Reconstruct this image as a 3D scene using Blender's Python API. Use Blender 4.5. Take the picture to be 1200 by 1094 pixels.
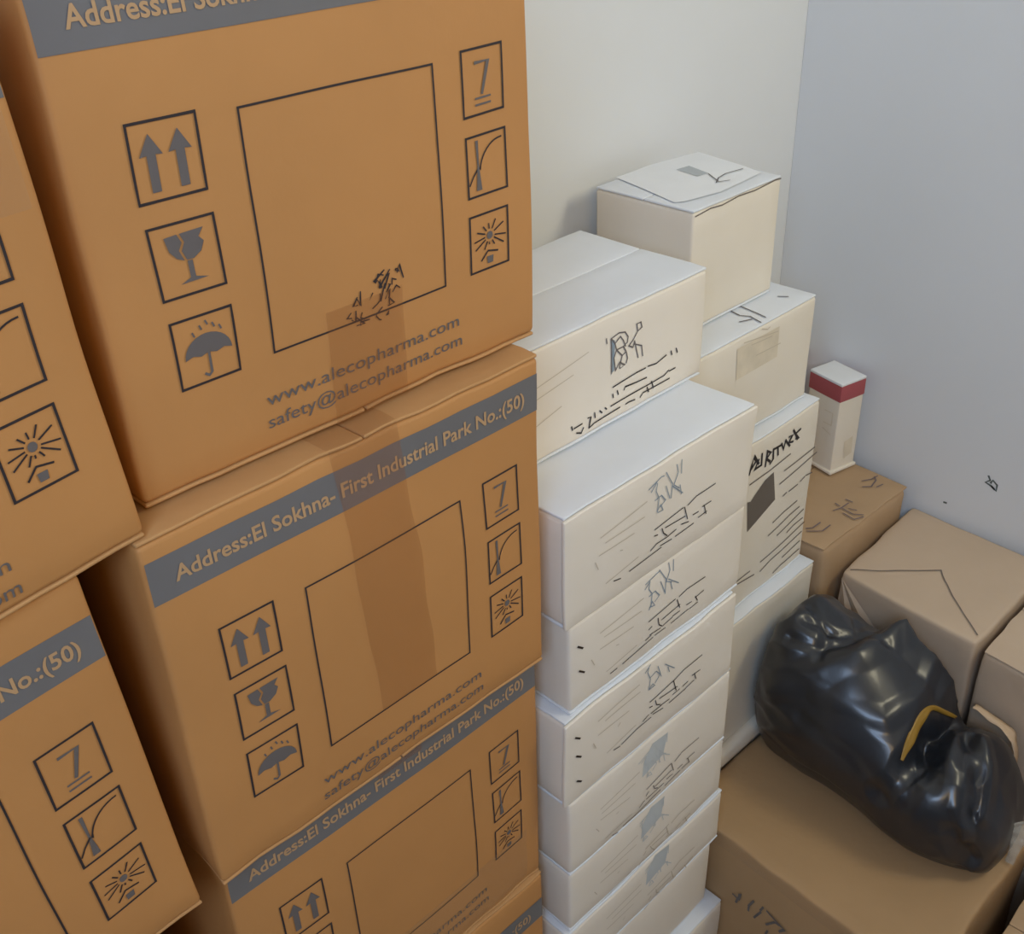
import bpy, math, random
from mathutils import Vector, Matrix, noise

for o in list(bpy.data.objects):
    bpy.data.objects.remove(o, do_unlink=True)
scene = bpy.context.scene
noise.seed_set(7)
C = scene.collection
S = 0.7            # metres per survey unit
CAMZ = 2.72 * S    # camera height above the floor

def W(x, y, z):
    return Vector((x * S, y * S, z * S + CAMZ))

# ------------------------------------------------------------------ camera
RIGHT = (0.708893524, -0.704552196, -0.032805091)
DOWN = (-0.388752662, -0.351493448, -0.851659394)
FWD = (0.588507722, 0.616488896, -0.523067971)
cam_d = bpy.data.cameras.new('camera')
cam_d.sensor_fit = 'HORIZONTAL'
cam_d.sensor_width = 36.0
cam_d.lens = 1274.17 / 1200.0 * 36.0
cam_d.clip_start = 0.02
cam = bpy.data.objects.new('camera', cam_d)
C.objects.link(cam)
cam.matrix_world = Matrix((
    (RIGHT[0], -DOWN[0], -FWD[0], 0.0),
    (RIGHT[1], -DOWN[1], -FWD[1], 0.0),
    (RIGHT[2], -DOWN[2], -FWD[2], CAMZ),
    (0, 0, 0, 1)))
scene.camera = cam

# ------------------------------------------------------------------ light
world = bpy.data.worlds.new('room_light')
scene.world = world
world.use_nodes = True
bg = world.node_tree.nodes['Background']
bg.inputs['Color'].default_value = (0.86, 0.92, 1.0, 1)
bg.inputs['Strength'].default_value = 0.30

def area(name, loc, target, size, energy, color):
    l = bpy.data.lights.new(name, 'AREA')
    l.shape = 'RECTANGLE'
    l.size, l.size_y = size
    l.energy = energy
    l.color = color
    o = bpy.data.objects.new(name, l)
    C.objects.link(o)
    o.location = loc
    o.rotation_euler = (Vector(target) - Vector(loc)).to_track_quat('-Z', 'Y').to_euler()
    return o

area('window_daylight', (-0.9, -0.6, 2.5), (1.9, 0.6, 1.9), (0.8, 0.8), 28.5, (0.477, 0.68, 1.0))
area('added_orange_light', (-0.6, -1.3, 2.6), (1.9, 0.5, 1.6), (0.8, 0.8), 10.8, (1.0, 0.58, 0.05))  # added orange area light, colour and power fitted; not an actual lamp
area('added_warm_light', (1.7, -0.4, 2.3), (0.8, 1.0, 1.6), (0.5, 0.5), 10.2, (1.0, 0.91, 0.65))  # unseen area light added to warm the front faces, not an actual opening

vs = scene.view_settings
vs.view_transform = 'Standard'
vs.look = 'None'
vs.exposure = 0.0
vs.gamma = 1.0
vs.use_curve_mapping = False

# ------------------------------------------------------------------ materials
def srgb(r, g, b):
    f = lambda c: (c / 255 / 12.92) if c / 255 <= 0.04045 else ((c / 255 + 0.055) / 1.055) ** 2.4
    return (f(r), f(g), f(b), 1)

def mat(name, col, rough=0.8, mottle=0.08, scale=9.0, bump=0.0, bump_scale=60.0, spec=0.3,
        alpha=1.0, coat=0.0, ribs=0.0, metallic=0.0):
    m = bpy.data.materials.new(name)
    m.use_nodes = True
    nt = m.node_tree
    b = nt.nodes['Principled BSDF']
    b.inputs['Roughness'].default_value = rough
    b.inputs['Specular IOR Level'].default_value = spec
    b.inputs['Alpha'].default_value = alpha
    b.inputs['Coat Weight'].default_value = coat
    b.inputs['Coat Roughness'].default_value = 0.15
    b.inputs['Metallic'].default_value = metallic
    tc = nt.nodes.new('ShaderNodeTexCoord')
    if mottle:
        n = nt.nodes.new('ShaderNodeTexNoise')
        n.inputs['Scale'].default_value = scale
        n.inputs['Detail'].default_value = 6
        nt.links.new(tc.outputs['Object'], n.inputs['Vector'])
        r = nt.nodes.new('ShaderNodeMapRange')
        r.inputs['From Min'].default_value = 0.3
        r.inputs['From Max'].default_value = 0.7
        r.inputs['To Min'].default_value = 1 - mottle
        r.inputs['To Max'].default_value = 1 + mottle
        nt.links.new(n.outputs['Fac'], r.inputs['Value'])
        mx = nt.nodes.new('ShaderNodeMix')
        mx.data_type = 'RGBA'
        mx.blend_type = 'MULTIPLY'
        mx.inputs['Factor'].default_value = 1
        mx.inputs['A'].default_value = col
        nt.links.new(r.outputs['Result'], mx.inputs['B'])
        nt.links.new(mx.outputs['Result'], b.inputs['Base Color'])
    else:
        b.inputs['Base Color'].default_value = col
    if bump:
        n2 = nt.nodes.new('ShaderNodeTexNoise')
        n2.inputs['Scale'].default_value = bump_scale
        n2.inputs['Detail'].default_value = 4
        nt.links.new(tc.outputs['Object'], n2.inputs['Vector'])
        bp = nt.nodes.new('ShaderNodeBump')
        bp.inputs['Strength'].default_value = bump
        bp.inputs['Distance'].default_value = 0.004
        nt.links.new(n2.outputs['Fac'], bp.inputs['Height'])
        nt.links.new(bp.outputs['Normal'], b.inputs['Normal'])
    return m

M = {}
M['kraft'] = mat('kraft_board', srgb(190, 136, 80), 0.62, 0.05, 5, 0.12, 40, 0.35)
M['kraft2'] = mat('kraft_board_dull', srgb(182, 152, 118), 0.66, 0.06, 6, 0.15, 45, 0.3)
M['kraft3'] = mat('kraft_board_tan', srgb(196, 174, 150), 0.55, 0.05, 6, 0.15, 40, 0.35)
M['kraft4'] = mat('kraft_board_brown', srgb(172, 140, 102), 0.62, 0.06, 5, 0.15, 40, 0.3)
M['kraft_edge'] = mat('kraft_flap', srgb(188, 142, 92), 0.7, 0.08, 14)
M['band'] = mat('grey_print_band', srgb(112, 110, 110), 0.6, 0.05, 10)
M['ink'] = mat('dark_print_ink', srgb(52, 46, 48), 0.6, 0)
M['ink_grey'] = mat('grey_print_ink', srgb(104, 98, 96), 0.6, 0)
M['gold'] = mat('kraft_coloured_lettering', srgb(186, 150, 110), 0.6, 0)
M['tape'] = mat('brown_packing_tape', srgb(170, 108, 58), 0.22, 0.05, 12, 0.25, 25, 0.5, alpha=0.2)
M['cleartape'] = mat('clear_packing_tape', srgb(205, 170, 130), 0.2, 0.05, 12, 0.3, 25, 0.5, alpha=0.14)
M['white'] = mat('white_board', srgb(232, 223, 209), 0.6, 0.025, 7, 0.08, 35, 0.3)
M['white2'] = mat('white_board_cream', srgb(230, 221, 205), 0.62, 0.03, 7, 0.08, 35, 0.3)
M['lid'] = mat('white_lid_board', srgb(222, 226, 231), 0.55, 0.03, 7, 0.12, 30, 0.3)
M['blue_ink'] = mat('blue_grey_print', srgb(134, 148, 160), 0.6, 0)
M['blue_pale'] = mat('pale_blue_print', srgb(192, 197, 198), 0.6, 0)
M['black_ink'] = mat('black_print', srgb(46, 42, 42), 0.6, 0)
M['brown_ink'] = mat('brown_grey_print', srgb(110, 100, 92), 0.6, 0)
M['faint'] = mat('faint_print', srgb(196, 184, 164), 0.6, 0)
M['tan_label'] = mat('tan_label', srgb(216, 204, 182), 0.6, 0.08, 30)
M['grey_mark'] = mat('grey_brown_print', srgb(106, 98, 90), 0.6, 0.03)
M['sheet'] = mat('white_paper', srgb(232, 234, 236), 0.5, 0.03, 12, 0.25, 25)
M['grey_label'] = mat('grey_label', srgb(176, 182, 186), 0.5, 0.05, 40)
M['red'] = mat('red_print', srgb(168, 84, 88), 0.5, 0.05, 20)
M['pink_board'] = mat('pinkish_board', srgb(196, 164, 156), 0.6, 0.05, 20)
M['pen'] = mat('purple_grey_pen', srgb(118, 104, 106), 0.6, 0)
M['wall'] = mat('painted_wall', srgb(223, 225.5, 227.5), 0.75, 0.02, 2.5, 0.1, 12, 0.25)
M['floor'] = mat('concrete_floor', srgb(150, 142, 132), 0.7, 0.1, 4, 0.2, 20)
M['staple'] = mat('steel_staple', srgb(70, 62, 58), 0.35, 0, metallic=0.7)
M['bag'] = mat('black_plastic', srgb(25, 29, 37), 0.38, 0.1, 8, 0.22, 18, 0.6, coat=0.3)
M['yellow'] = mat('yellow_plastic', srgb(150, 116, 46), 0.35, 0.08, 20, 0.2, 20)
M['clear'] = mat('clear_plastic', srgb(200, 196, 184), 0.15, 0, spec=0.6, alpha=0.35)
M['paper'] = mat('beige_paper', srgb(202, 176, 146), 0.7, 0.05, 20)
M['mark'] = mat('wall_mark', srgb(96, 104, 100), 0.7, 0)

# ------------------------------------------------------------------ helpers
def mesh_obj(name, verts, faces, m, parent=None, origin=None, smooth=True, kind=None):
    org = origin if origin is not None else Vector((0, 0, 0))
    me = bpy.data.meshes.new(name)
    me.from_pydata([tuple(Vector(v) - org) for v in verts], [], faces)
    me.materials.append(m)
    if smooth:
        me.polygons.foreach_set('use_smooth', [True] * len(me.polygons))
    me.update()
    o = bpy.data.objects.new(name, me)
    C.objects.link(o)
    if parent:
        o.parent = parent
    elif origin is not None:
        o.location = org
    if kind:
        o['kind'] = kind
    return o

def empty(name, loc, label, cat, group=None):
    o = bpy.data.objects.new(name, None)
    o.empty_display_size = 0.05
    C.objects.link(o)
    o.location = loc
    o['label'] = label
    o['category'] = cat
    if group:
        o['group'] = group
    return o

def ticks(L, r, step):
    n = max(2, int(round((L - 2 * r) / step)))
    return [0, r * 0.35, r] + [r + (L - 2 * r) * i / n for i in range(1, n)] + [L - r, L - r * 0.35, L]

def round_box(lo, hi, r, step):
    """rounded box as grid faces: verts (in box coordinates), faces"""
    L = [hi[i] - lo[i] for i in range(3)]
    r = min(r, min(L) * 0.45)
    T = [ticks(L[i], r, step) for i in range(3)]
    index, verts, faces = {}, [], []
    def vid(p):
        k = tuple(round(c, 6) for c in p)
        if k not in index:
            q = [min(max(p[i], r), L[i] - r) for i in range(3)]
            d = Vector([p[i] - q[i] for i in range(3)])
            if d.length > 1e-9:
                d = d.normalized() * r
            index[k] = len(verts)
            verts.append(tuple(lo[i] + q[i] + d[i] for i in range(3)))
        return index[k]
    for ax in range(3):
        a, b = [(1, 2), (2, 0), (0, 1)][ax]
        for side in (0, 1):
            for i in range(len(T[a]) - 1):
                for j in range(len(T[b]) - 1):
                    q = []
                    for (ii, jj) in ((i, j), (i + 1, j), (i + 1, j + 1), (i, j + 1)):
                        p = [0, 0, 0]
                        p[ax] = L[ax] if side else 0
                        p[a] = T[a][ii]
                        p[b] = T[b][jj]
                        q.append(vid(p))
                    if not side:
                        q.reverse()
                    faces.append(q)
    return verts, faces

class Carton:
    """A carton given by its footprint corners (front-left, front-right, back-right, back-left)
    and its bottom and top height, all in survey units."""
    def __init__(s, name, foot, z0, z1, label, m='kraft', bulge=(0.006, 0.008, 0.004), lean=0.0,
                 rough=0.0035, seed=0, r=0.007, flaps=True, seam='y', group=None, cat='box', body='body', wear=0.006):
        s.foot, s.z0, s.z1, s.bulge, s.lean, s.rough, s.seed, s.wear = foot, z0, z1, bulge, lean, rough, seed, wear
        f = [Vector((p[0], p[1], 0)) for p in foot]
        s.w = ((f[1] - f[0]).length + (f[2] - f[3]).length) / 2
        s.d = ((f[3] - f[0]).length + (f[2] - f[1]).length) / 2
        s.h = z1 - z0
        c = sum(f, Vector()) / 4
        s.base = W(c.x, c.y, z0)
        s.root = empty(name, s.base, label, cat, group)
        t = 0.006 if flaps else 0.0
        s.t = t
        s.m = m
        s.part(body, (0, 0, t), (s.w, s.d, s.h - t), M[m], r)
        if flaps:
            g = 0.0012
            em = M['kraft_edge'] if m == 'kraft' else M['lid'] if m.startswith('white') else M[m]
            for nm, a, b in (('top_flap', s.h - t + 0.0006, s.h), ('bottom_flap', 0, t - 0.0006)):
                if seam == 'y':
                    s.part(nm, (0.001, 0.001, a), (s.w / 2 - g, s.d - 0.001, b), em, 0.0025)
                    s.part(nm, (s.w / 2 + g, 0.001, a), (s.w - 0.001, s.d - 0.001, b), em, 0.0025)
                else:
                    s.part(nm, (0.001, 0.001, a), (s.w - 0.001, s.d / 2 - g, b), em, 0.0025)
                    s.part(nm, (0.001, s.d / 2 + g, a), (s.w - 0.001, s.d - 0.001, b), em, 0.0025)

    def pos(s, u, v, z):
        """box coordinates (u right, v back, z up from base) -> world"""
        a, b, c = u / s.w, v / s.d, z / s.h
        f = s.foot
        ac, bc, cc = min(max(a, 0), 1), min(max(b, 0), 1), min(max(c, 0), 1)
        x = (f[0][0] * (1 - a) + f[1][0] * a) * (1 - b) + (f[3][0] * (1 - a) + f[2][0] * a) * b
        y = (f[0][1] * (1 - a) + f[1][1] * a) * (1 - b) + (f[3][1] * (1 - a) + f[2][1] * a) * b
        sa, sb, sc = math.sin(math.pi * ac), math.sin(math.pi * bc), math.sin(math.pi * cc)
        x += s.bulge[0] * (2 * a - 1) * sb * sc
        y += s.bulge[1] * (2 * b - 1) * sa * sc
        zz = s.z0 + z - s.bulge[2] * sa * sb * max(0, 2 * c - 1)
        x += s.lean * (0.5 - c) * s.h
        n = noise.noise_vector(Vector((x * 5 + s.seed * 7.3, y * 5, zz * 5)))
        k = s.rough
        x += n.x * k
        y += n.y * k
        zz += n.z * k * 0.6 * math.sin(math.pi * cc)
        ew = max(0.0, 1 - min(cc, 1 - cc) * s.h / 0.05)
        if ew > 0:
            n2 = noise.noise_vector(Vector((x * 13 + s.seed * 3.1, y * 13, zz * 4)))
            x += n2.x * ew * s.wear
            y += n2.y * ew * s.wear
            zz += n2.z * ew * s.wear * 0.25
        return W(x, y, zz)

    def part(s, name, lo, hi, m, r=0.006, step=0.03, parent=None, smooth=True):
        v, f = round_box(lo, hi, r, step)
        return mesh_obj(name, [s.pos(*p) for p in v], f, m, parent or s.root, s.base, smooth)

    # --- flat print: 2D points on a face, as (u, v-from-top) on the front etc.
    def fmap(s, face, a, b, off):
        if face == 'front':
            return s.pos(a, -off, s.h - b)
        if face == 'top':
            return s.pos(a, b, s.h + off)
        if face == 'left':
            return s.pos(-off, a, s.h - b)

    def strokes(s, name, face, lines, width, m, off=0.0012, seg=0.02, label=None, parent=None):
        V, F = [], []
        for l in lines:
            pts = [Vector(p) for p in l]
            dense = [pts[0]]
            for p, q in zip(pts, pts[1:]):
                n = max(1, int((q - p).length / seg))
                dense += [p + (q - p) * i / n for i in range(1, n + 1)]
            for i, p in enumerate(dense):
                a = dense[max(i - 1, 0)]
                b = dense[min(i + 1, len(dense) - 1)]
                t = (b - a)
                if t.length < 1e-9:
                    t = Vector((1, 0))
                t.normalize()
                nrm = Vector((-t.y, t.x)) * width / 2
                if 0 < i < len(dense) - 1:
                    d0 = (p - a).normalized()
                    d1 = (b - p).normalized()
                    nrm = nrm / max(0.5, math.sqrt(max(0.0, (1 + d0.dot(d1)) / 2)))
                elif i == 0:
                    p = p - t * width / 2
                else:
                    p = p + t * width / 2
                V += [s.fmap(face, p.x + nrm.x, p.y + nrm.y, off), s.fmap(face, p.x - nrm.x, p.y - nrm.y, off)]
                if i:
                    k = len(V)
                    F.append((k - 4, k - 3, k - 1, k - 2))
        o = mesh_obj(name, V, F, m, parent or s.root, s.base, False)
        if label:
            o['label'] = label
        return o

    def grid(s, name, face, a0, a1, b0, b1, m, off=0.001, step=0.03, wob=0.0, skew=0.0):
        na, nb = max(2, int((a1 - a0) / step)), max(2, int((b1 - b0) / step))
        V, F = [], []
        for j in range(nb + 1):
            for i in range(na + 1):
                a = a0 + (a1 - a0) * i / na
                b = b0 + (b1 - b0) * j / nb
                a += skew * (b - b0)
                if wob:
                    a += wob * noise.noise(Vector((b * 12, s.seed, i)))
                V.append(s.fmap(face, a, b, off))
        for j in range(nb):
            for i in range(na):
                k = j * (na + 1) + i
                F.append((k, k + na + 1, k + na + 2, k + 1))
        return mesh_obj(name, V, F, m, s.root, s.base, True)

    def poly(s, name, face, loops, m, off=0.001, label=None, parent=None):
        V, F = [], []
        for l in loops:
            k = len(V)
            V += [s.fmap(face, p[0], p[1], off) for p in l]
            F.append(list(range(k, k + len(l))))
        o = mesh_obj(name, V, F, m, parent or s.root, s.base, False)
        if label:
            o['label'] = label
        return o

    def text(s, name, string, face, a0, a1, base, cap, m, bold=0.0, off=0.0014, parent=None):
        cu = bpy.data.curves.new('lettering', 'FONT')
        cu.body = string
        cu.size = 1.0
        cu.offset = bold
        cu.resolution_u = 3
        tmp = bpy.data.objects.new('lettering', cu)
        C.objects.link(tmp)
        bpy.context.view_layer.update()
        me = bpy.data.meshes.new_from_object(tmp.evaluated_get(bpy.context.evaluated_depsgraph_get()))
        bpy.data.objects.remove(tmp, do_unlink=True)
        bpy.data.curves.remove(cu)
        x0 = min(v.co.x for v in me.vertices)
        x1 = max(v.co.x for v in me.vertices)
        kx = (a1 - a0) / (x1 - x0)
        ky = cap / 0.69
        V = [s.fmap(face, a0 + (v.co.x - x0) * kx, base - v.co.y * ky, off) for v in me.vertices]
        F = [tuple(p.vertices) for p in me.polygons]
        bpy.data.meshes.remove(me)
        return mesh_obj(name, V, F, m, parent or s.root, s.base, False)

def rect(x0, x1, y0, y1, yaw=0.0):
    """footprint; yaw (degrees) turns it about its front-right corner"""
    c, sn = math.cos(math.radians(yaw)), math.sin(math.radians(yaw))
    px, py = x1, y0
    out = []
    for (x, y) in ((x0, y0), (x1, y0), (x1, y1), (x0, y1)):
        dx, dy = x - px, y - py
        out.append((px + dx * c - dy * sn, py + dx * sn + dy * c))
    return out

# ------------------------------------------------------------------ the room
XW, YW, ZF = 2.73, 1.655, -2.72
def slab(name, lo, hi, m, step=0.5):
    v, f = round_box(lo, hi, 0.002, step)
    o = mesh_obj(name, [W(*p) for p in v], f, m, None, W((lo[0] + hi[0]) / 2, (lo[1] + hi[1]) / 2, lo[2]), False)
    o['kind'] = 'structure'
    return o
slab('floor', (-3.0, -3.2, ZF - 0.15), (XW, YW, ZF), M['floor'])
slab('wall_back', (-3.0, YW, ZF - 0.15), (XW + 0.2, YW + 0.2, 1.4), M['wall'])
wall_right = slab('wall_right', (XW, -3.2, ZF - 0.15), (XW + 0.2, YW, 1.4), M['wall'])
slab('wall_left', (-3.2, -3.2, ZF - 0.15), (-3.0, YW, 1.4), M['wall'])
slab('wall_front', (-3.0, -3.4, ZF - 0.15), (XW, -3.2, 1.4), M['wall'])
slab('ceiling', (-3.2, -3.4, 1.4), (XW + 0.2, YW + 0.2, 1.55), M['wall'])

STROKES = {
    'c1_logo': [[(1.353,-0.893),(1.352,-0.823),(1.373,-0.819),(1.39,-0.823),(1.398,-0.835),(1.396,-0.845),(1.385,-0.85),(1.393,-0.863),(1.397,-0.878),(1.394,-0.886)],[(1.352,-0.823),(1.362,-0.836),(1.377,-0.827),(1.385,-0.838),(1.391,-0.851)],[(1.362,-0.836),(1.366,-0.85),(1.385,-0.85)],[(1.366,-0.85),(1.382,-0.867),(1.393,-0.863)],[(1.364,-0.89),(1.359,-0.864),(1.366,-0.85)],[(1.382,-0.867),(1.375,-0.889)],[(1.364,-0.891),(1.375,-0.878),(1.39,-0.889),(1.377,-0.891)],[(1.433,-0.818),(1.422,-0.818),(1.424,-0.833),(1.436,-0.829),(1.433,-0.818)],[(1.424,-0.833),(1.412,-0.846),(1.4,-0.854),(1.412,-0.861),(1.416,-0.85)],[(1.416,-0.85),(1.427,-0.887)],[(1.416,-0.856),(1.436,-0.866),(1.44,-0.888)],[(1.339,-0.819),(1.34,-0.828)]],
    'c1_fill': [[(1.352,-0.824),(1.362,-0.83),(1.36,-0.889),(1.353,-0.893)]],
    'c1_text': [[(1.359,-0.923),(1.426,-0.918),(1.45,-0.918)],[(1.458,-0.917),(1.482,-0.92),(1.51,-0.913)],[(1.525,-0.91),(1.528,-0.918)],[(1.541,-0.91),(1.545,-0.919)],[(1.359,-0.938),(1.361,-0.945)],[(1.372,-0.936),(1.375,-0.944)],[(1.392,-0.941),(1.394,-0.936),(1.427,-0.939),(1.455,-0.94)],[(1.356,-0.961),(1.412,-0.959),(1.468,-0.958),(1.509,-0.956),(1.521,-0.95)],[(1.525,-0.952),(1.542,-0.952)],[(1.399,-0.974),(1.407,-0.973),(1.424,-0.975)],[(1.441,-0.976),(1.448,-0.97),(1.477,-0.97),(1.526,-0.969)],[(1.46,-0.963),(1.465,-0.974)],[(1.472,-0.955),(1.479,-0.971)],[(1.247,-0.959),(1.249,-0.966)],[(1.254,-0.965),(1.274,-0.964)],[(1.26,-0.977),(1.272,-0.982),(1.278,-0.974)],[(1.291,-0.959),(1.299,-0.96),(1.294,-0.979)],[(1.294,-0.981),(1.309,-0.977),(1.381,-0.974)],[(1.309,-0.956),(1.311,-0.966)],[(1.324,-0.958),(1.33,-0.964)],[(1.339,-0.958),(1.343,-0.962)]],
    'g_logo': [[(1.277,-1.036),(1.312,-1.027),(1.32,-1.027)],[(1.286,-1.046),(1.301,-1.035)],[(1.32,-1.027),(1.339,-1.056),(1.336,-1.086)],[(1.295,-1.067),(1.313,-1.064),(1.326,-1.081),(1.312,-1.092)],[(1.296,-1.097),(1.306,-1.088),(1.313,-1.099),(1.298,-1.098)],[(1.355,-1.026),(1.358,-1.043),(1.345,-1.064),(1.362,-1.074)],[(1.369,-1.022),(1.367,-1.047)],[(1.347,-1.063),(1.378,-1.089)],[(1.36,-1.073),(1.365,-1.092)],[(1.326,-1.056),(1.338,-1.085)],[(1.293,-1.038),(1.29,-1.051),(1.299,-1.069),(1.296,-1.097)]],
    'g_text': [[(1.298,-1.132),(1.379,-1.125)],[(1.379,-1.125),(1.39,-1.156)],[(1.392,-1.126),(1.417,-1.12),(1.477,-1.121)],[(1.299,-1.151),(1.307,-1.148)],[(1.319,-1.141),(1.324,-1.156),(1.335,-1.165)],[(1.33,-1.147),(1.387,-1.148)],[(1.376,-1.165),(1.397,-1.165)],[(1.336,-1.169),(1.365,-1.168)],[(1.304,-1.168),(1.336,-1.169)],[(1.364,-1.182),(1.418,-1.177)],[(1.427,-1.176),(1.453,-1.175)],[(1.443,-1.157),(1.451,-1.174)],[(1.443,-1.157),(1.47,-1.157)],[(1.412,-1.161),(1.428,-1.16)],[(1.284,-1.175),(1.3,-1.168)],[(1.317,-1.178),(1.349,-1.182)],[(1.224,-1.189),(1.272,-1.185),(1.313,-1.183)],[(1.191,-1.19),(1.209,-1.192)]],
    'g_faint': [[(1.15,-1.074),(1.271,-1.063)],[(1.161,-1.091),(1.264,-1.087)],[(1.15,-1.11),(1.241,-1.112)],[(1.17,-1.179),(1.256,-1.17)],[(1.203,-1.132),(1.209,-1.129)],[(1.135,-1.123),(1.143,-1.139)]],
    'd3_title': [[(1.913,-1.384),(1.927,-1.342),(1.949,-1.37)],[(1.918,-1.374),(1.934,-1.36)],[(1.948,-1.36),(1.935,-1.38),(1.962,-1.38),(1.96,-1.349)],[(1.98,-1.391),(1.983,-1.351),(1.998,-1.361),(1.982,-1.372),(1.998,-1.386)],[(2.009,-1.357),(2.012,-1.386),(2.001,-1.393)],[(2.012,-1.358),(2.045,-1.36)],[(2.028,-1.359),(2.032,-1.382)],[(2.044,-1.357),(2.055,-1.377),(2.061,-1.355)],[(2.061,-1.355),(2.082,-1.379)],[(2.077,-1.352),(2.091,-1.352),(2.077,-1.368),(2.095,-1.373)],[(2.094,-1.341),(2.12,-1.377),(2.109,-1.371)],[(2.104,-1.355),(2.125,-1.351)]],
    'd3_text': [[(1.92,-1.416),(2.002,-1.414),(2.089,-1.406)],[(2.069,-1.445),(2.208,-1.439)],[(2.053,-1.476),(2.222,-1.46)],[(2.075,-1.521),(2.089,-1.518)],[(2.102,-1.52),(2.142,-1.519)],[(2.156,-1.516),(2.176,-1.512)],[(2.183,-1.511),(2.213,-1.516)],[(2.039,-1.584),(2.087,-1.576),(2.152,-1.574)],[(2.022,-1.617),(2.122,-1.603),(2.17,-1.602)],[(2.068,-1.639),(2.195,-1.624)],[(2.119,-1.657),(2.151,-1.651),(2.196,-1.652)],[(1.999,-1.689),(2.207,-1.672)],[(2.004,-1.722),(2.049,-1.709),(2.199,-1.698)],[(2.109,-1.733),(2.194,-1.726)],[(2.071,-1.764),(2.108,-1.756),(2.196,-1.753)],[(1.897,-1.695),(1.952,-1.694)],[(1.899,-1.706),(1.974,-1.717)]],
    'd3_mark': [[(1.915,-1.464),(1.929,-1.469),(1.946,-1.457),(1.985,-1.434),(2.021,-1.427),(2.037,-1.514),(1.924,-1.557)]],
    'd2_label': [[(1.884,-1.044),(2.045,-1.064),(2.065,-1.159),(1.893,-1.11)]],
    'd2_text': [[(1.924,-1.061),(2.005,-1.067)],[(1.96,-1.034),(1.985,-1.043),(1.993,-1.04)],[(1.895,-1.046),(2.029,-1.063)],[(1.945,-1.094),(2.043,-1.098)]],
    'd1_label': [[(2.011,1.521),(2.053,1.516),(2.035,1.448),(1.999,1.451)]],
    'd1_crease': [[(2.03,1.444),(1.997,1.393)],[(1.984,1.389),(2.018,1.407),(2.054,1.414),(2.107,1.405)],[(1.992,1.39),(2.018,1.377)]],
    'd1_sheet': [[(1.88,1.588),(2.006,1.592),(2.161,1.57),(2.146,1.484),(2.132,1.413),(2.115,1.359),(2.031,1.351),(1.941,1.346),(1.841,1.366),(1.821,1.378),(1.852,1.483)]],
    'd2_crease': [[(2.017,1.318),(1.998,1.241)],[(1.979,1.321),(1.969,1.291),(1.979,1.27),(1.967,1.233)],[(1.939,1.27),(1.967,1.258)],[(2.117,1.283),(2.131,1.266)]],
    'f_scribble': [[(2.431,1.229),(2.458,1.221),(2.495,1.218)],[(2.469,1.246),(2.463,1.23)],[(2.509,1.233),(2.507,1.213)],[(2.458,1.221),(2.45,1.179),(2.463,1.151)],[(2.436,1.202),(2.428,1.16),(2.454,1.146)],[(2.622,1.248),(2.65,1.233),(2.681,1.231)],[(2.595,1.23),(2.612,1.211),(2.655,1.22),(2.67,1.235)],[(2.301,1.229),(2.316,1.22),(2.354,1.22)],[(2.291,1.22),(2.321,1.193),(2.36,1.193)],[(2.623,1.199),(2.649,1.195)],[(2.469,1.203),(2.474,1.181)]],
    'g_crease': [[(2.303,1.101),(2.484,0.911)],[(2.484,0.911),(2.45,0.885),(2.364,0.806),(2.282,0.719)]],
    'h_scribble': [[(0.944,-2.432),(0.926,-2.435),(0.924,-2.411),(0.933,-2.452)],[(0.895,-2.43),(0.883,-2.4)],[(0.894,-2.446),(0.894,-2.425)],[(0.859,-2.41),(0.853,-2.394)],[(0.874,-2.453),(0.858,-2.417)],[(0.839,-2.395),(0.795,-2.407),(0.783,-2.409),(0.796,-2.429)],[(0.836,-2.442),(0.813,-2.41),(0.802,-2.409)],[(0.834,-2.477),(0.83,-2.462)]],
    'wall': [[(0.929,-1.657),(0.921,-1.67),(0.933,-1.681),(0.915,-1.686),(0.899,-1.696),(0.9,-1.677),(0.914,-1.667),(0.919,-1.679)],[(0.915,-1.686),(0.903,-1.694)],[(1.037,-1.794),(1.026,-1.793)]],
}

def ribbon_on_wall(name, lines, width, m, label):
    V, F = [], []
    for l in lines:
        pts = [Vector(p) for p in l]
        for i, p in enumerate(pts):
            t = pts[min(i + 1, len(pts) - 1)] - pts[max(i - 1, 0)]
            t.normalize()
            n = Vector((-t.y, t.x)) * width / 2
            for q in (p + n, p - n):
                V.append(W(XW - 0.001, q.x, q.y))
            if i:
                k = len(V)
                F.append((k - 4, k - 3, k - 1, k - 2))
    o = mesh_obj(name, [v - wall_right.location for v in V], F, m, wall_right, None, False)
    o['label'] = label
ribbon_on_wall('scuff_mark', STROKES['wall'], 0.006, M['mark'], 'dark scribbled scuff on the wall')

# ------------------------------------------------------------------ brown printed cartons
def box_line(x0, x1, y0, y1):
    return [(x0, y0), (x1, y0), (x1, y1), (x0, y1), (x0, y0)]

def arc(cx, cy, rx, ry, a0, a1, n=14):
    return [(cx + rx * math.cos(math.radians(a0 + (a1 - a0) * i / n)),
             cy + ry * math.sin(math.radians(a0 + (a1 - a0) * i / n))) for i in range(n + 1)]

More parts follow.
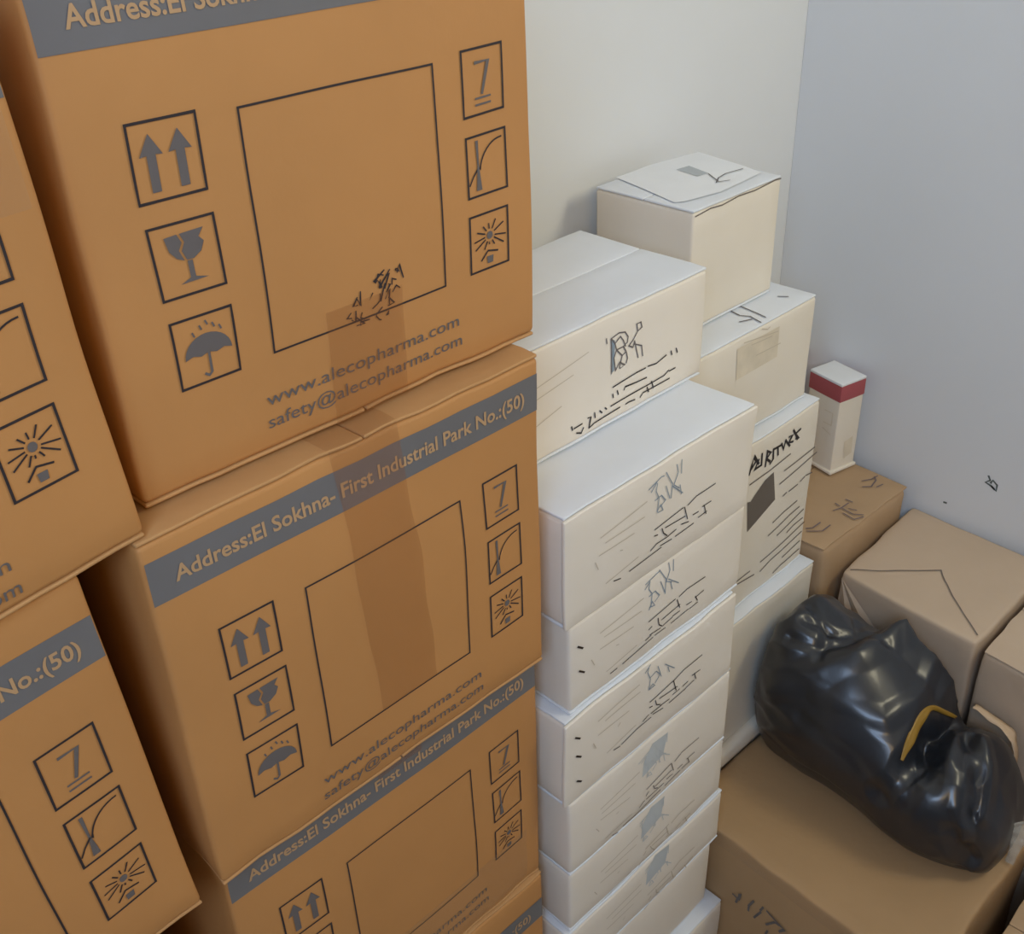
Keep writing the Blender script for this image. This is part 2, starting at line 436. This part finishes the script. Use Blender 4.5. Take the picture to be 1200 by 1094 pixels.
def printed(c, dv=0.0, du=0.0, addr=True, band=(0.033, 0.093), tape_top=None, tape_bottom=None, www=True,
            left=True, right=True, band_from=0.004, centre=True):
    FW = 0.003
    w = c.w
    if band:
        bnd = c.grid('address_band', 'front', band_from, w - 0.004, band[0] + dv, band[1] + dv, M['band'], 0.0008)
        if addr:
            c.text('address_lettering', 'Address:El Sokhna- First Industrial Park No.:(50)', 'front',
                   0.036 + du, 0.606 + du, (band[0] + band[1]) / 2 + 0.0095 + dv, 0.0205, M['gold'], 0.02, off=0.0018, parent=bnd)
    if centre:
        c.strokes('printed_frame', 'front', [box_line(0.197 + du, 0.468 + du, 0.172 + dv, 0.456 + dv)], FW * 0.85, M['ink'])
    if left:
        x, y = 0.072 + du, 0.166 + dv
        pf = c.strokes('arrow_pictogram_frame', 'front', [box_line(x, x + .076, y, y + .080)], FW, M['ink'])
        for k in (0.022, 0.054):
            cx = x + k
            c.poly('up_arrow', 'front', [[(cx, y + .012), (cx + .013, y + .034), (cx + .005, y + .033), (cx + .005, y + .071),
                    (cx - .005, y + .071), (cx - .005, y + .033), (cx - .013, y + .034)]], M['ink_grey'], 0.0012, parent=pf)
        x, y = 0.073 + du, 0.273 + dv
        pf = c.strokes('glass_pictogram_frame', 'front', [box_line(x, x + .076, y, y + .080)], FW, M['ink'])
        c.poly('broken_glass', 'front', [
            [(x + .016, y + .013), (x + .031, y + .012), (x + .035, y + .022), (x + .030, y + .030), (x + .034, y + .042),
             (x + .026, y + .038), (x + .019, y + .029)],
            [(x + .034, y + .012), (x + .062, y + .011), (x + .055, y + .020), (x + .060, y + .026), (x + .055, y + .036),
             (x + .045, y + .042), (x + .037, y + .042), (x + .033, y + .031), (x + .038, y + .022)],
            [(x + .037, y + .043), (x + .043, y + .043), (x + .043, y + .062), (x + .037, y + .062)],
            [(x + .024, y + .067), (x + .037, y + .062), (x + .043, y + .062), (x + .058, y + .066)]], M['ink_grey'], 0.0012, parent=pf)
        x, y = 0.0735 + du, 0.380 + dv
        pf = c.strokes('umbrella_pictogram_frame', 'front', [box_line(x, x + .076, y, y + .080)], FW, M['ink'])
        top = arc(x + .040, y + .048, .030, .026, 180, 360)
        c.poly('umbrella_canopy', 'front', [top + [(x + .060, y + .045), (x + .050, y + .048), (x + .040, y + .045),
                                                   (x + .030, y + .048), (x + .020, y + .045)]], M['ink_grey'], 0.0012, parent=pf)
        c.strokes('umbrella_handle', 'front', [[(x + .040, y + .045), (x + .040, y + .070), (x + .036, y + .073), (x + .032, y + .070)]],
                  0.003, M['ink_grey'], parent=pf)
        c.strokes('rain_drops', 'front', [[(x + a, y + b), (x + a + .0015, y + b + .004)] for a, b in
                  ((.024, .018), (.034, .012), (.042, .008), (.050, .013), (.058, .018))], 0.0022, M['ink_grey'], parent=pf)
    if right:
        x, y = 0.5155 + du, 0.166 + dv
        pf = c.strokes('stacking_pictogram_frame', 'front', [box_line(x, x + .072, y, y + .080)], FW, M['ink'])
        c.strokes('stacking_number', 'front', [[(x + .024, y + .017), (x + .046, y + .017), (x + .034, y + .054)]], 0.0042, M['ink_grey'], parent=pf)
        c.strokes('stacking_underline', 'front', [[(x + .022, y + .060), (x + .048, y + .060)], [(x + .022, y + .068), (x + .048, y + .068)]],
                  0.0026, M['ink_grey'], parent=pf)
        x, y = 0.5165 + du, 0.272 + dv
        pf = c.strokes('hook_pictogram_frame', 'front', [box_line(x, x + .072, y, y + .079)], FW, M['ink'])
        c.poly('hook_shaft', 'front', [[(x + .016, y + .006), (x + .021, y + .006), (x + .021, y + .040), (x + .025, y + .072),
                                        (x + .015, y + .072), (x + .018, y + .040)]], M['ink_grey'], 0.0012, parent=pf)
        c.strokes('hook_curve', 'front', [[(x + .003, y + .062), (x + .010, y + .052), (x + .020, y + .042)] +
                  arc(x + .064, y + .052, .042, .042, 190, 270, 10)], 0.0022, M['ink'], parent=pf)
        x, y = 0.516 + du, 0.377 + dv
        pf = c.strokes('sun_pictogram_frame', 'front', [box_line(x, x + .071, y, y + .078)], FW, M['ink'])
        sx, sy = x + .036, y + .032
        c.poly('sun_disc', 'front', [arc(sx, sy, .0055, .0055, 0, 330, 11)], M['ink_grey'], 0.0012, parent=pf)
        rays = []
        for k, a in enumerate((10, 32, 60, 95, 120, 150, 172, 200, 230, 265, 300, 335)):
            r1 = (.030, .030, .016, .012, .020, .030, .028, .024, .018, .016, .022, .028)[k]
            ca, sa = math.cos(math.radians(a)), math.sin(math.radians(a))
            rays.append([(sx + .010 * ca, sy + .010 * sa), (sx + r1 * ca, sy + r1 * sa)])
        c.strokes('sun_rays', 'front', rays, 0.002, M['ink'], parent=pf)
        c.strokes('shelter_roof', 'front', [[(x + .020, y + .064), (x + .032, y + .053), (x + .050, y + .057)]], 0.0024, M['ink'], parent=pf)
        c.poly('shelter_box', 'front', [[(x + .030, y + .061), (x + .042, y + .061), (x + .041, y + .071), (x + .031, y + .071)]],
               M['ink_grey'], 0.0012, parent=pf)
    if www:
        c.text('website_lettering', 'www.alecopharma.com', 'front', 0.178 + du, 0.490 + du, 0.521 + dv, 0.017, M['ink_grey'], 0.0)
        c.text('email_lettering', 'safety@alecopharma.com', 'front', 0.176 + du, 0.494 + du, 0.551 + dv, 0.017, M['ink_grey'], 0.0)
    if tape_top:
        c.grid('tape_strip', 'front', tape_top[0], tape_top[1], 0.0, tape_top[2], M['tape'], 0.0024, 0.02, 0.004, tape_top[3] if len(tape_top) > 3 else 0)
    if tape_bottom:
        c.grid('tape_strip', 'front', tape_bottom[0], tape_bottom[1], tape_bottom[2], c.h, M['tape'], 0.0024, 0.02, 0.004)

GB = 'printed brown cartons stacked in two columns'
DEP = 0.58
b1 = Carton('shipping_carton', rect(.416, 1.056, 1.045, 1.045 + DEP), -.680, -.094,
            'large brown printed carton on top of the taller middle stack, beside the bare wall', seed=1, group=GB)
printed(b1, dv=.0, tape_bottom=(.272, .392, .43))
sm = random.Random(9)
smudge = []
for k in range(26):
    x, y = .30 + .095 * sm.random(), .405 + .06 * sm.random()
    if (x - .30) / .095 + (y - .405) / .06 < .55:
        y += .03
    smudge.append([(x, y), (x + sm.uniform(-.008, .012), y + sm.uniform(-.012, .010)), (x + sm.uniform(0, .016), y + sm.uniform(-.012, .012))])
sb = b1.strokes('ink_smudge', 'front', smudge, .0018, M['ink'])
sb['kind'] = 'stuff'
b2 = Carton('shipping_carton', rect(.376, 1.014, 1.0, 1.0 + DEP), -1.263, -.685,
            'brown printed carton with full address band, second from top of the middle stack', seed=2, group=GB)
printed(b2, dv=-.004, tape_top=(.264, .372, .45, .06))
b2.grid('tape_strip', 'top', .262, .372, 0.0, .42, M['tape'], .0018, .03, .003)
b3 = Carton('shipping_carton', rect(.391, 1.031, 1.04, 1.04 + DEP), -1.866, -1.265,
            'brown printed carton third down in the middle stack, its address band half covered', seed=3, group=GB)
printed(b3, dv=.0, tape_top=(.28, .37, .05))
b3.grid('tape_strip', 'front', .26, .60, .44, b3.h - .02, M['cleartape'], 0.0022, 0.03, 0.006)
b4 = Carton('shipping_carton', rect(.385, 1.029, 1.035, 1.035 + DEP), -2.72, -1.868,
            'brown carton at the foot of the middle stack, only its grey band corner showing', seed=4, group=GB)
printed(b4, dv=.04)
a1 = Carton('shipping_carton', rect(-.253, .378, 1.0, 1.0 + DEP, 8), -.682, -.112,
            'upper left brown carton cut by the picture edge, sun symbol above its bottom edge', seed=5, lean=.045, group=GB)
printed(a1, dv=.0, du=-.006, www=True)
a1.grid('tape_strip', 'front', .48, .62, .10, .19, M['cleartape'], .002, .02, .006)
a2 = Carton('shipping_carton', rect(-.305, .326, 1.0, 1.0 + DEP, 5), -1.264, -.684,
            'lower left brown carton cut by the picture edge, three symbols below its grey band', seed=6, lean=.055, group=GB)
printed(a2, dv=.026, du=-.003)
a3 = Carton('shipping_carton', rect(-.34, .29, 1.06, 1.06 + DEP * .9, 4), -2.0, -1.266,
            'shadowed brown carton under the lower left carton, bottom left corner', seed=7, group=GB)
a4 = Carton('shipping_carton', rect(-.34, .29, 1.05, 1.05 + DEP * .9, 4), -2.72, -2.002,
            'brown carton on the floor at the foot of the left stack', seed=8, group=GB)

# ------------------------------------------------------------------ white cartons
def absfront(c, lines):
    """absolute survey (x, z) on a front -> (u, v from top)"""
    return [[(p[0] - c.foot[0][0], c.z1 - p[1]) for p in l] for l in lines]

def abstop(c, lines):
    return [[(p[0] - c.foot[0][0], p[1] - c.foot[0][1]) for p in l] for l in lines]

GW = 'white cartons stacked against the back wall'
c1 = Carton('white_carton', rect(1.10, 1.632, 1.15, 1.475), -1.0, -.772,
            'white carton with bold outlined letter logo, topmost of the front white stack', 'white',
            bulge=(.004, .003, .004), wear=.003, seed=11, seam='x', group=GW)
lg1 = c1.strokes('printed_logo', 'front', absfront(c1, STROKES['c1_logo']), .0026, M['ink_grey'])
c1.poly('logo_fill', 'front', absfront(c1, STROKES['c1_fill']), M['blue_ink'], parent=lg1)
c1.strokes('printed_text', 'front', absfront(c1, STROKES['c1_text']), .003, M['black_ink'])
c1.strokes('faint_print', 'front', [[(.01, .085), (.10, .07), (.19, .055)], [(.02, .105), (.15, .085)], [(.02, .16), (.12, .135)]], .0016, M['faint'])

levels = [(-1.0, -1.235), (-1.235, -1.45), (-1.45, -1.67), (-1.67, -1.887), (-1.887, -2.077), (-2.077, -2.25)]
spans = [(1.066, 1.600, 1.0), (1.080, 1.614, 1.004), (1.058, 1.592, .998), (1.068, 1.604, .994), (1.074, 1.612, 1.0), (1.060, 1.622, .998)]
logos = [(1.329, -1.052), (1.336, -1.276), (1.329, -1.476), (1.335, -1.73), (1.347, -1.939), (1.373, -2.12)]
inks = [('blue_ink', 'black_ink'), ('blue_ink', 'black_ink'), ('blue_ink', 'black_ink'), ('blue_pale', 'brown_ink'),
        ('blue_pale', 'faint'), ('blue_pale', 'faint')]
wl = ['white carton with wide visible lid, just under the topmost carton of the front stack',
      'white carton third from the top of the front white stack, staples at its left edge',
      'white carton fourth from the top of the front white stack, above a pale edge',
      'white carton fifth from the top of the front white stack, set slightly forward',
      'white carton sixth from the top of the front white stack, pale blue logo patch',
      'white carton seventh from the top of the front white stack, with small pale logo']
cs = []
rnd = random.Random(4)
for i in range(6):
    z1, z0 = levels[i]
    x0, x1, y0 = spans[i]
    c = Carton('white_carton', rect(x0, x1, y0, y0 + .40), z0 + .0012, z1, wl[i], 'white',
               bulge=(.004, .004, .005), wear=.003, seed=12 + i, seam='x', group=GW, r=.009)
    cs.append(c)
    po = .0075 if i in (0, 2) else .0012
    dx, dz = logos[i][0] - logos[0][0], logos[i][1] - logos[0][1]
    def shifted(key):
        out = []
        for l in STROKES[key]:
            jx = rnd.uniform(-.006, .006)
            q = [(p[0] + dx + jx, p[1] + dz + rnd.uniform(-.003, .003)) for p in l]
            if all(z0 + .008 < p[1] < z1 - .004 for p in q):
                out.append(q)
        return out
    c.strokes('printed_logo', 'front', absfront(c, shifted('g_logo')), .0021, M[inks[i][0]], po)
    t = shifted('g_text')
    if t:
        c.strokes('printed_text', 'front', absfront(c, t), .0024, M[inks[i][1]], po)
    t = shifted('g_faint')
    if t:
        c.strokes('faint_print', 'front', absfront(c, t), .0018, M['faint'], po)
    if i >= 3:
        lx, lz = logos[i]
        c.poly('logo_patch', 'front', absfront(c, [[(lx - .045, lz - .035), (lx + .025, lz - .02), (lx + .04, lz + .03), (lx - .01, lz + .035), (lx - .04, lz + .005)]]), M['blue_pale'], .0007)
    # front panel edge standing a little proud of the side panel
    if i in (0, 2):
        c.part('front_panel', (-.004, -.006, .002), (c.w + .002, .002, c.h - .004), M['white'], .003)
for i, zz in ((1, (-1.30, -1.36)), (2, (-1.50, -1.55, -1.62))):
    c = cs[i]
    for k, z in enumerate(zz):
        u, v = .022 + .004 * k, c.z1 - z
        off = .008 if i == 2 else .0015
        c.strokes('staple', 'front', [[(u, v - .006), (u + .012, v + .004)]], .004, M['staple'], off=off)
c8 = Carton('white_carton', rect(1.06, 1.603, 1.004, 1.40), -2.48, -2.2512,
            'plain white carton low in the front stack, set back above a protruding box', 'white', wear=.003, seed=18, seam='x', group=GW)
c9 = Carton('white_carton', rect(1.08, 1.632, .975, 1.38), -2.72, -2.4812,
            'white carton at the foot of the front white stack, its top corner showing', 'white', wear=.003, seed=19, seam='x', group=GW)

# stack in the corner
d1 = Carton('white_carton', rect(1.805, 2.132, 1.315, 1.585), -1.023, -.743,
            'cube-shaped white carton with torn paper lid, highest against the back wall', 'white2',
            bulge=(.002, .003, .0005), rough=.0015, wear=.0015, seed=21, seam='x', group=GW)
d1.poly('lid_sheet', 'top', abstop(d1, STROKES['d1_sheet']), M['sheet'], .0022)
d1.poly('grey_label', 'top', abstop(d1, STROKES['d1_label']), M['grey_label'], .0034)
d1.strokes('lid_crease', 'top', abstop(d1, STROKES['d1_crease']), .003, M['ink_grey'], .0042)
d1.strokes('lid_gap', 'front', [[(.006, .012), (.06, .008), (.10, .011), (.16, .006), (.22, .009), (.30, .004), (.322, .006)]], .003, M['brown_ink'])
d2 = Carton('white_carton', rect(1.66, 2.19, 1.225, 1.60), -1.2985, -1.0245,
            'white carton with faint tan label, under the cube-shaped carton', 'white2',
            bulge=(.002, .003, .002), wear=.003, seed=22, seam='x', group=GW)
d2.grid('tan_label', 'front', .21, .375, .028, .105, M['tan_label'], .0012)
d2.strokes('faint_print', 'front', absfront(d2, STROKES['d2_text']), .002, M['faint'], .002)
d2c = abstop(d2, STROKES['d2_crease'])
for pick in ((0, 1, 2), (3,)):
    d2.strokes('lid_crease', 'top', [d2c[k] for k in pick], .004, M['ink_grey'], .002)
d3 = Carton('white_carton', rect(1.65, 2.212, 1.19, 1.60), -1.788, -1.300,
            'white carton with black lettering and a grey lozenge, beside the red-topped medicine box', 'white2',
            bulge=(.002, .003, .004), wear=.003, seed=23, seam='x', group=GW)
d3.strokes('printed_title', 'front', absfront(d3, STROKES['d3_title']), .0065, M['black_ink'])
d3.strokes('printed_text', 'front', absfront(d3, STROKES['d3_text']), .004, M['brown_ink'])
d3.poly('printed_lozenge', 'front', absfront(d3, STROKES['d3_mark']), M['grey_mark'])
d4 = Carton('white_carton', rect(1.65, 2.222, 1.155, 1.60), -2.72, -1.789,
            'tall cream carton under the lettered box, behind the black bag', 'white2',
            bulge=(.004, .006, .004), seed=24, seam='x', group=GW)
d4.part('bottom_ridge', (.02, -.03, .475), (.52, .004, .53), M['white2'], .02)

# ------------------------------------------------------------------ medicine boxes
F_TOP = -1.758
rb = Carton('medicine_box', [(2.590, 1.333), (2.684, 1.312), (2.712, 1.432), (2.618, 1.452)], F_TOP + .002, -1.459,
            'small white medicine box with a red band around its top, by the right wall', 'white2',
            bulge=(.001, .001, .001), rough=.001, wear=0, seed=31, flaps=False, r=.003)
rb.part('red_band', (-.002, -.002, rb.h - .056), (rb.w + .002, rb.d + .002, rb.h - .006), M['red'], .002)
rb.part('top_lid', (-.002, -.002, rb.h - .0055), (rb.w + .002, rb.d + .002, rb.h + .003), M['sheet'], .002)
rb.part('base_tray', (-.008, -.008, 0), (rb.w + .004, rb.d + .004, .010), M['white2'], .003)
rb.strokes('faint_print', 'left', [[(.05, .10), (.02, .10), (.02, .14), (.05, .14)], [(.05, .16), (.02, .17)]], .003, M['tan_label'])
rb.poly('faint_patch', 'front', [[(.04, .20), (.075, .19), (.08, .25), (.05, .26)]], M['tan_label'])
rb2 = Carton('medicine_box', rect(2.62, 2.724, 1.53, 1.60), F_TOP + .002, -1.453,
             'sliver of a small pinkish box behind the red-banded medicine box', 'pink_board',
             bulge=(.001, .001, .001), rough=.001, wear=0, seed=32, flaps=False, r=.003)
rb2.part('top_lid', (-.002, -.002, rb2.h - .01), (rb2.w + .002, rb2.d + .002, rb2.h + .003), M['white2'], .002)

# ------------------------------------------------------------------ brown cartons on the right
fcar = Carton('brown_carton', [(2.244, 1.140), (2.685, 1.134), (2.715, 1.64), (2.244, 1.64)], -2.72, F_TOP,
              'brown carton with pen scribbles on its lid, carrying the medicine box', 'kraft2',
              bulge=(.003, .006, .006), rough=.006, seed=41, r=.02, seam='x')
fs = abstop(fcar, STROKES['f_scribble'])
for pick in ((0, 1, 2, 3, 4, 10), (5, 6, 9), (7, 8)):
    fcar.strokes('pen_scribble', 'top', [fs[k] for k in pick], .004, M['pen'], .004)
G_TOP = -1.84
g1 = Carton('brown_carton', [(2.252, .704), (2.70, .700), (2.715, 1.122), (2.292, 1.108)], -2.72, G_TOP,
            'paper-wrapped brown carton with a folded triangle on top, against the right wall', 'kraft3',
            bulge=(.002, .004, .006), rough=.006, seed=42, r=.012, flaps=False)
g1.strokes('fold_crease', 'top', [[(p[0] - 2.252 - (p[1] - .704) * .08, p[1] - .704) for p in l] for l in STROKES['g_crease']], .0035, M['brown_ink'], .003)
def flap_poly(c, name, loops3, m):
    V, F = [], []
    for l in loops3:
        k = len(V)
        V += [W(*p) for p in l]
        F.append(list(range(k, k + len(l))))
    return mesh_obj(name, V, F, m, c.root, c.base, False)
for (y0, y1, zb, o) in ((1.075, 1.01, -2.02, .012), (1.02, .93, -2.0, .010)):
    A, B, D = (2.284, 1.098, -1.852), (2.283, y0, zb), (2.276, y1, zb)
    R_ = (2.276 - o, (y0 + y1) / 2, zb)
    flap_poly(g1, 'paper_fold', [[A, B, R_], [A, R_, D], [B, D, R_]], M['kraft3'])
g2 = Carton('brown_carton', [(2.205, .25), (2.70, .25), (2.70, .682), (2.248, .682)], -2.72, G_TOP - .004,
            'brown carton at the right picture edge, in front of the paper-wrapped carton', 'kraft3',
            bulge=(.002, .004, .006), rough=.005, seed=43, r=.012)
hcar = Carton('brown_carton', [(1.604, .435), (2.19, .435), (2.19, 1.13), (1.645, 1.13)], -2.72, -2.25,
              'wide brown carton under the black bag, handwriting on its side', 'kraft4',
              bulge=(.003, .004, .006), rough=.006, seed=44, r=.012, flaps=False)
hcar.strokes('pen_scribble', 'left', [[(p[0] - .435, -2.25 - p[1]) for p in l] for l in STROKES['h_scribble']], .006, M['ink_grey'], .003)
hcar.grid('side_tape', 'left', .01, hcar.d - .01, .0, .045, M['cleartape'], .002, .04)
icar = Carton('brown_carton', [(1.66, -.15), (2.19, -.15), (2.19, .385), (1.66, .375)], -2.72, -2.30,
              'corner of a brown carton at the bottom right, beside the bag carton', 'kraft2',
              bulge=(.003, .004, .006), rough=.005, seed=45, r=.012)

# ------------------------------------------------------------------ black bag
def catmull(P, t):
    n = len(P) - 1
    x = min(max(t, 0), 1) * n
    i = min(int(x), n - 1)
    f = x - i
    p0, p1, p2, p3 = P[max(i - 1, 0)], P[i], P[i + 1], P[min(i + 2, n)]
    out = []
    for a, b, c, d in zip(p0, p1, p2, p3):
        out.append(0.5 * (2 * b + (c - a) * f + (2 * a - 5 * b + 4 * c - d) * f * f + (3 * b - a - 3 * c + d) * f ** 3))
    return out

def make_bag():
    H = -2.25
    root = empty('garbage_bag', W(2.0, .8, H), 'shiny black plastic bag tied with yellow, lying on the brown carton', 'bag')
    # spine: x, y, z centre, half width (across), half height, fold depth
    P = [(2.05, 1.125, -2.03, .010, .012, .1),
         (2.045, 1.11, -2.01, .120, .165, .2),
         (2.04, 1.05, -2.01, .165, .235, .3),
         (2.038, .95, -2.03, .180, .215, .3),
         (2.036, .86, -2.03, .178, .215, .4),
         (2.035, .77, -2.06, .178, .190, .5),
         (2.025, .70, -2.09, .178, .160, .8),
         (2.018, .655, -2.11, .172, .138, 1.1),
         (2.018, .61, -2.105, .172, .150, 1.1),
         (2.03, .555, -2.11, .164, .150, .9),
         (2.045, .50, -2.15, .140, .110, .7),
         (2.05, .462, -2.195, .10, .06, .5),
         (2.05, .452, -2.215, .008, .008, .2)]
    # ridges and valleys of the film: depth, width, polyline
    LINES = [
        (0.02, 0.05, [(1.878,1.05,-1.95),(1.925,0.938,-1.86),(1.992,0.882,-1.818),(2.129,0.861,-1.833),(2.131,0.85,-1.838)]),
        (0.045, 0.06, [(2.131,0.85,-1.838),(2.14,0.794,-1.875),(2.146,0.727,-1.932),(2.145,0.685,-1.974)]),
        (0.012, 0.035, [(1.897,0.925,-1.902),(1.933,0.766,-1.908),(2.023,0.739,-1.896),(2.124,0.757,-1.894)]),
        (-0.012, 0.022, [(1.986,1.031,-1.783),(2.027,0.954,-1.814),(2.104,0.891,-1.82)]),
        (-0.012, 0.022, [(1.931,1.036,-1.813),(1.959,0.966,-1.827),(2.028,0.918,-1.816)]),
        (-0.01, 0.02, [(2.035,1.048,-1.775),(2.009,0.981,-1.804),(1.942,0.954,-1.842)]),
        (-0.01, 0.02, [(2.118,0.961,-1.823),(2.051,0.906,-1.814),(2.069,0.85,-1.819)]),
        (-0.05, 0.05, [(2.129,0.671,-1.979),(2.007,0.689,-1.942),(1.916,0.686,-1.987),(1.881,0.708,-2.06)]),
        (0.022, 0.03, [(2.085,0.656,-1.976),(1.965,0.607,-1.965),(1.91,0.55,-2.024),(1.905,0.511,-2.097)]),
        (-0.022, 0.035, [(1.99,0.679,-1.955),(1.918,0.618,-1.998),(1.894,0.546,-2.075),(1.911,0.492,-2.172)]),
        (0.018, 0.035, [(1.93,0.682,-1.977),(1.888,0.68,-2.045),(1.886,0.598,-2.08)]),
        (-0.02, 0.03, [(2.062,0.61,-1.956),(1.971,0.546,-1.978),(1.924,0.52,-2.046)]),
        (0.015, 0.03, [(2.072,0.588,-1.954),(2.033,0.535,-1.982),(1.96,0.495,-2.064)]),
        (-0.014, 0.03, [(1.876,0.943,-1.973),(1.883,0.799,-1.998),(1.881,0.695,-2.066)]),
    ]
    LINES = [(a_, w_, [Vector(p_) for p_ in l_]) for a_, w_, l_ in LINES]
    def film(p):
        s_ = 0.0
        for a_, w_, l_ in LINES:
            best = 9.0
            for q0, q1 in zip(l_, l_[1:]):
                e_ = q1 - q0
                u_ = min(1, max(0, (p - q0).dot(e_) / max(e_.length_squared, 1e-9)))
                best = min(best, (p - q0 - e_ * u_).length)
            if best < w_:
                s_ += a_ * (1 - best / w_) ** 1.15
        return s_
    NT, NA = 260, 220
    V, F = [], []
    for i in range(NT + 1):
        t = i / NT
        x, y, z, hw, hh, fd = catmull(P, t)
        hw, hh = max(hw, .004), max(hh, .004)
        for j in range(NA):
            a = 2 * math.pi * j / NA
            ca, sa = math.cos(a), math.sin(a)
            e = 0.82
            px = hw * math.copysign(abs(ca) ** e, ca)
            pz = hh * math.copysign(abs(sa) ** e, sa)
            q = Vector((ca * 1.1, t * 3.0, sa * 1.1))
            big = noise.noise(q * 1.5 + Vector((3, 1, 7)))
            calm = .35 if sa < -.35 else 1.0
            base = Vector((x + px, y, z + pz))
            wr = 1 - abs(noise.noise(Vector((px * 14 + 2, y * 9 + pz * 6, pz * 14)))) * 2.4
            crumple = max(0.0, min(1.0, (y - .93) * 9)) + .35 * max(0.0, min(1.0, (.62 - y) * 9))
            d_ = film(base) + (.010 * big + .004 * (wr - .5) * (.4 + 2.0 * crumple)) * calm
            out = Vector((px / hw ** 2, 0, pz / hh ** 2))
            out = out.normalized() if out.length > 1e-6 else Vector((0, 0, 1))
            fade = min(1.0, min(hw, hh) / .06)
            X, Y, Z = x + px + out.x * d_ * fade, y, z + pz + out.z * d_ * fade
            Y += .012 * noise.noise(Vector((X * 6, Z * 6, 4)))
            # rest on the carton, lean on what stands around
            Z = max(Z, H + .0065 + .002 * noise.noise(Vector((X * 20, Y * 20, 1))))
            if Y > .69:
                X = min(X, 2.235 if Y < 1.1 else 2.24)
            else:
                X = min(X, 2.165)
            Y = min(Y, 1.142)
            V.append(W(X, Y, Z))
    for i in range(NT):
        for j in range(NA):
            a, b = i * NA + j, i * NA + (j + 1) % NA
            F.append((a, b, b + NA, a + NA))
    F.append(list(range(NA))[::-1])
    F.append(list(range(NT * NA, NT * NA + NA)))
    body = mesh_obj('bag_body', V, F, M['bag'], root, root.location.copy())
    return root

bag = make_bag()

def strip_part(root, name, path, widths, m, n=24, thick=.0015, label=None, up=(0, 0, 1), crumple=.0):
    """a bent ribbon with thickness along a 3D path in survey units"""
    V, F = [], []
    for i in range(n + 1):
        t = i / n
        p = Vector(catmull(path, t))
        q = Vector(catmull(path, min(1, t + .01))) - Vector(catmull(path, max(0, t - .01)))
        q.normalize()
        wd = catmull([(w,) for w in widths], t)[0]
        side = q.cross(Vector(up))
        if side.length < 1e-6:
            side = Vector((1, 0, 0))
        side.normalize()
        nn = side.cross(q)
        for s_ in (-1, -.33, .33, 1):
            c = p + side * wd * s_ + nn * crumple * noise.noise(Vector((t * 7, s_ * 2, 3)))
            V += [W(*(c + nn * thick)), W(*(c - nn * thick))]
    for i in range(n):
        for k in range(3):
            a = i * 8 + k * 2
            F += [(a, a + 2, a + 10, a + 8), (a + 1, a + 9, a + 11, a + 3)]
        a = i * 8
        F += [(a, a + 8, a + 9, a + 1), (a + 6, a + 7, a + 15, a + 14)]
    o = mesh_obj(name, V, F, m, root, root.location.copy())
    if label:
        o['label'] = label
    return o

from mathutils.bvhtree import BVHTree
bm_ = bag.children[0].data
tree = BVHTree.FromPolygons([v.co.copy() + bag.location for v in bm_.vertices], [tuple(p.vertices) for p in bm_.polygons])
def on_bag(x, y, lift=.008):
    o = W(x, y, -1.5)
    hit = tree.ray_cast(o, Vector((0, 0, -1)))
    z = (hit[0].z - CAMZ) / S if hit[0] else -2.2
    return (x, y, z + lift)
strip_part(bag, 'yellow_tie', [on_bag(*p) for p in ((2.135, .672), (2.10, .688), (2.05, .706), (1.995, .708), (1.94, .70), (1.905, .695))],
           [.004, .006, .007, .012, .010, .004], M['yellow'], n=30, label='yellow plastic tie around the bag neck', up=(-.59, -.62, .52), crumple=.006)

pp = empty('paper_scrap', W(2.19, .56, -2.25), 'crumpled beige paper strip tucked behind the black bag neck', 'paper')
strip_part(pp, 'paper_sheet', [(2.198, .655, -1.98), (2.198, .60, -1.99), (2.199, .555, -2.01), (2.199, .535, -2.06), (2.199, .53, -2.245)],
           [.010, .012, .016, .010, .012], M['paper'], n=36, crumple=.010)
cp = empty('plastic_scrap', W(2.06, .445, -2.25), 'crumpled clear plastic scrap at the front end of the black bag', 'plastic')
strip_part(cp, 'plastic_sheet', [(2.085, .457, -2.150), (2.075, .446, -2.175), (2.055, .441, -2.205), (2.04, .440, -2.243)],
           [.030, .024, .012, .010], M['clear'], crumple=.010)
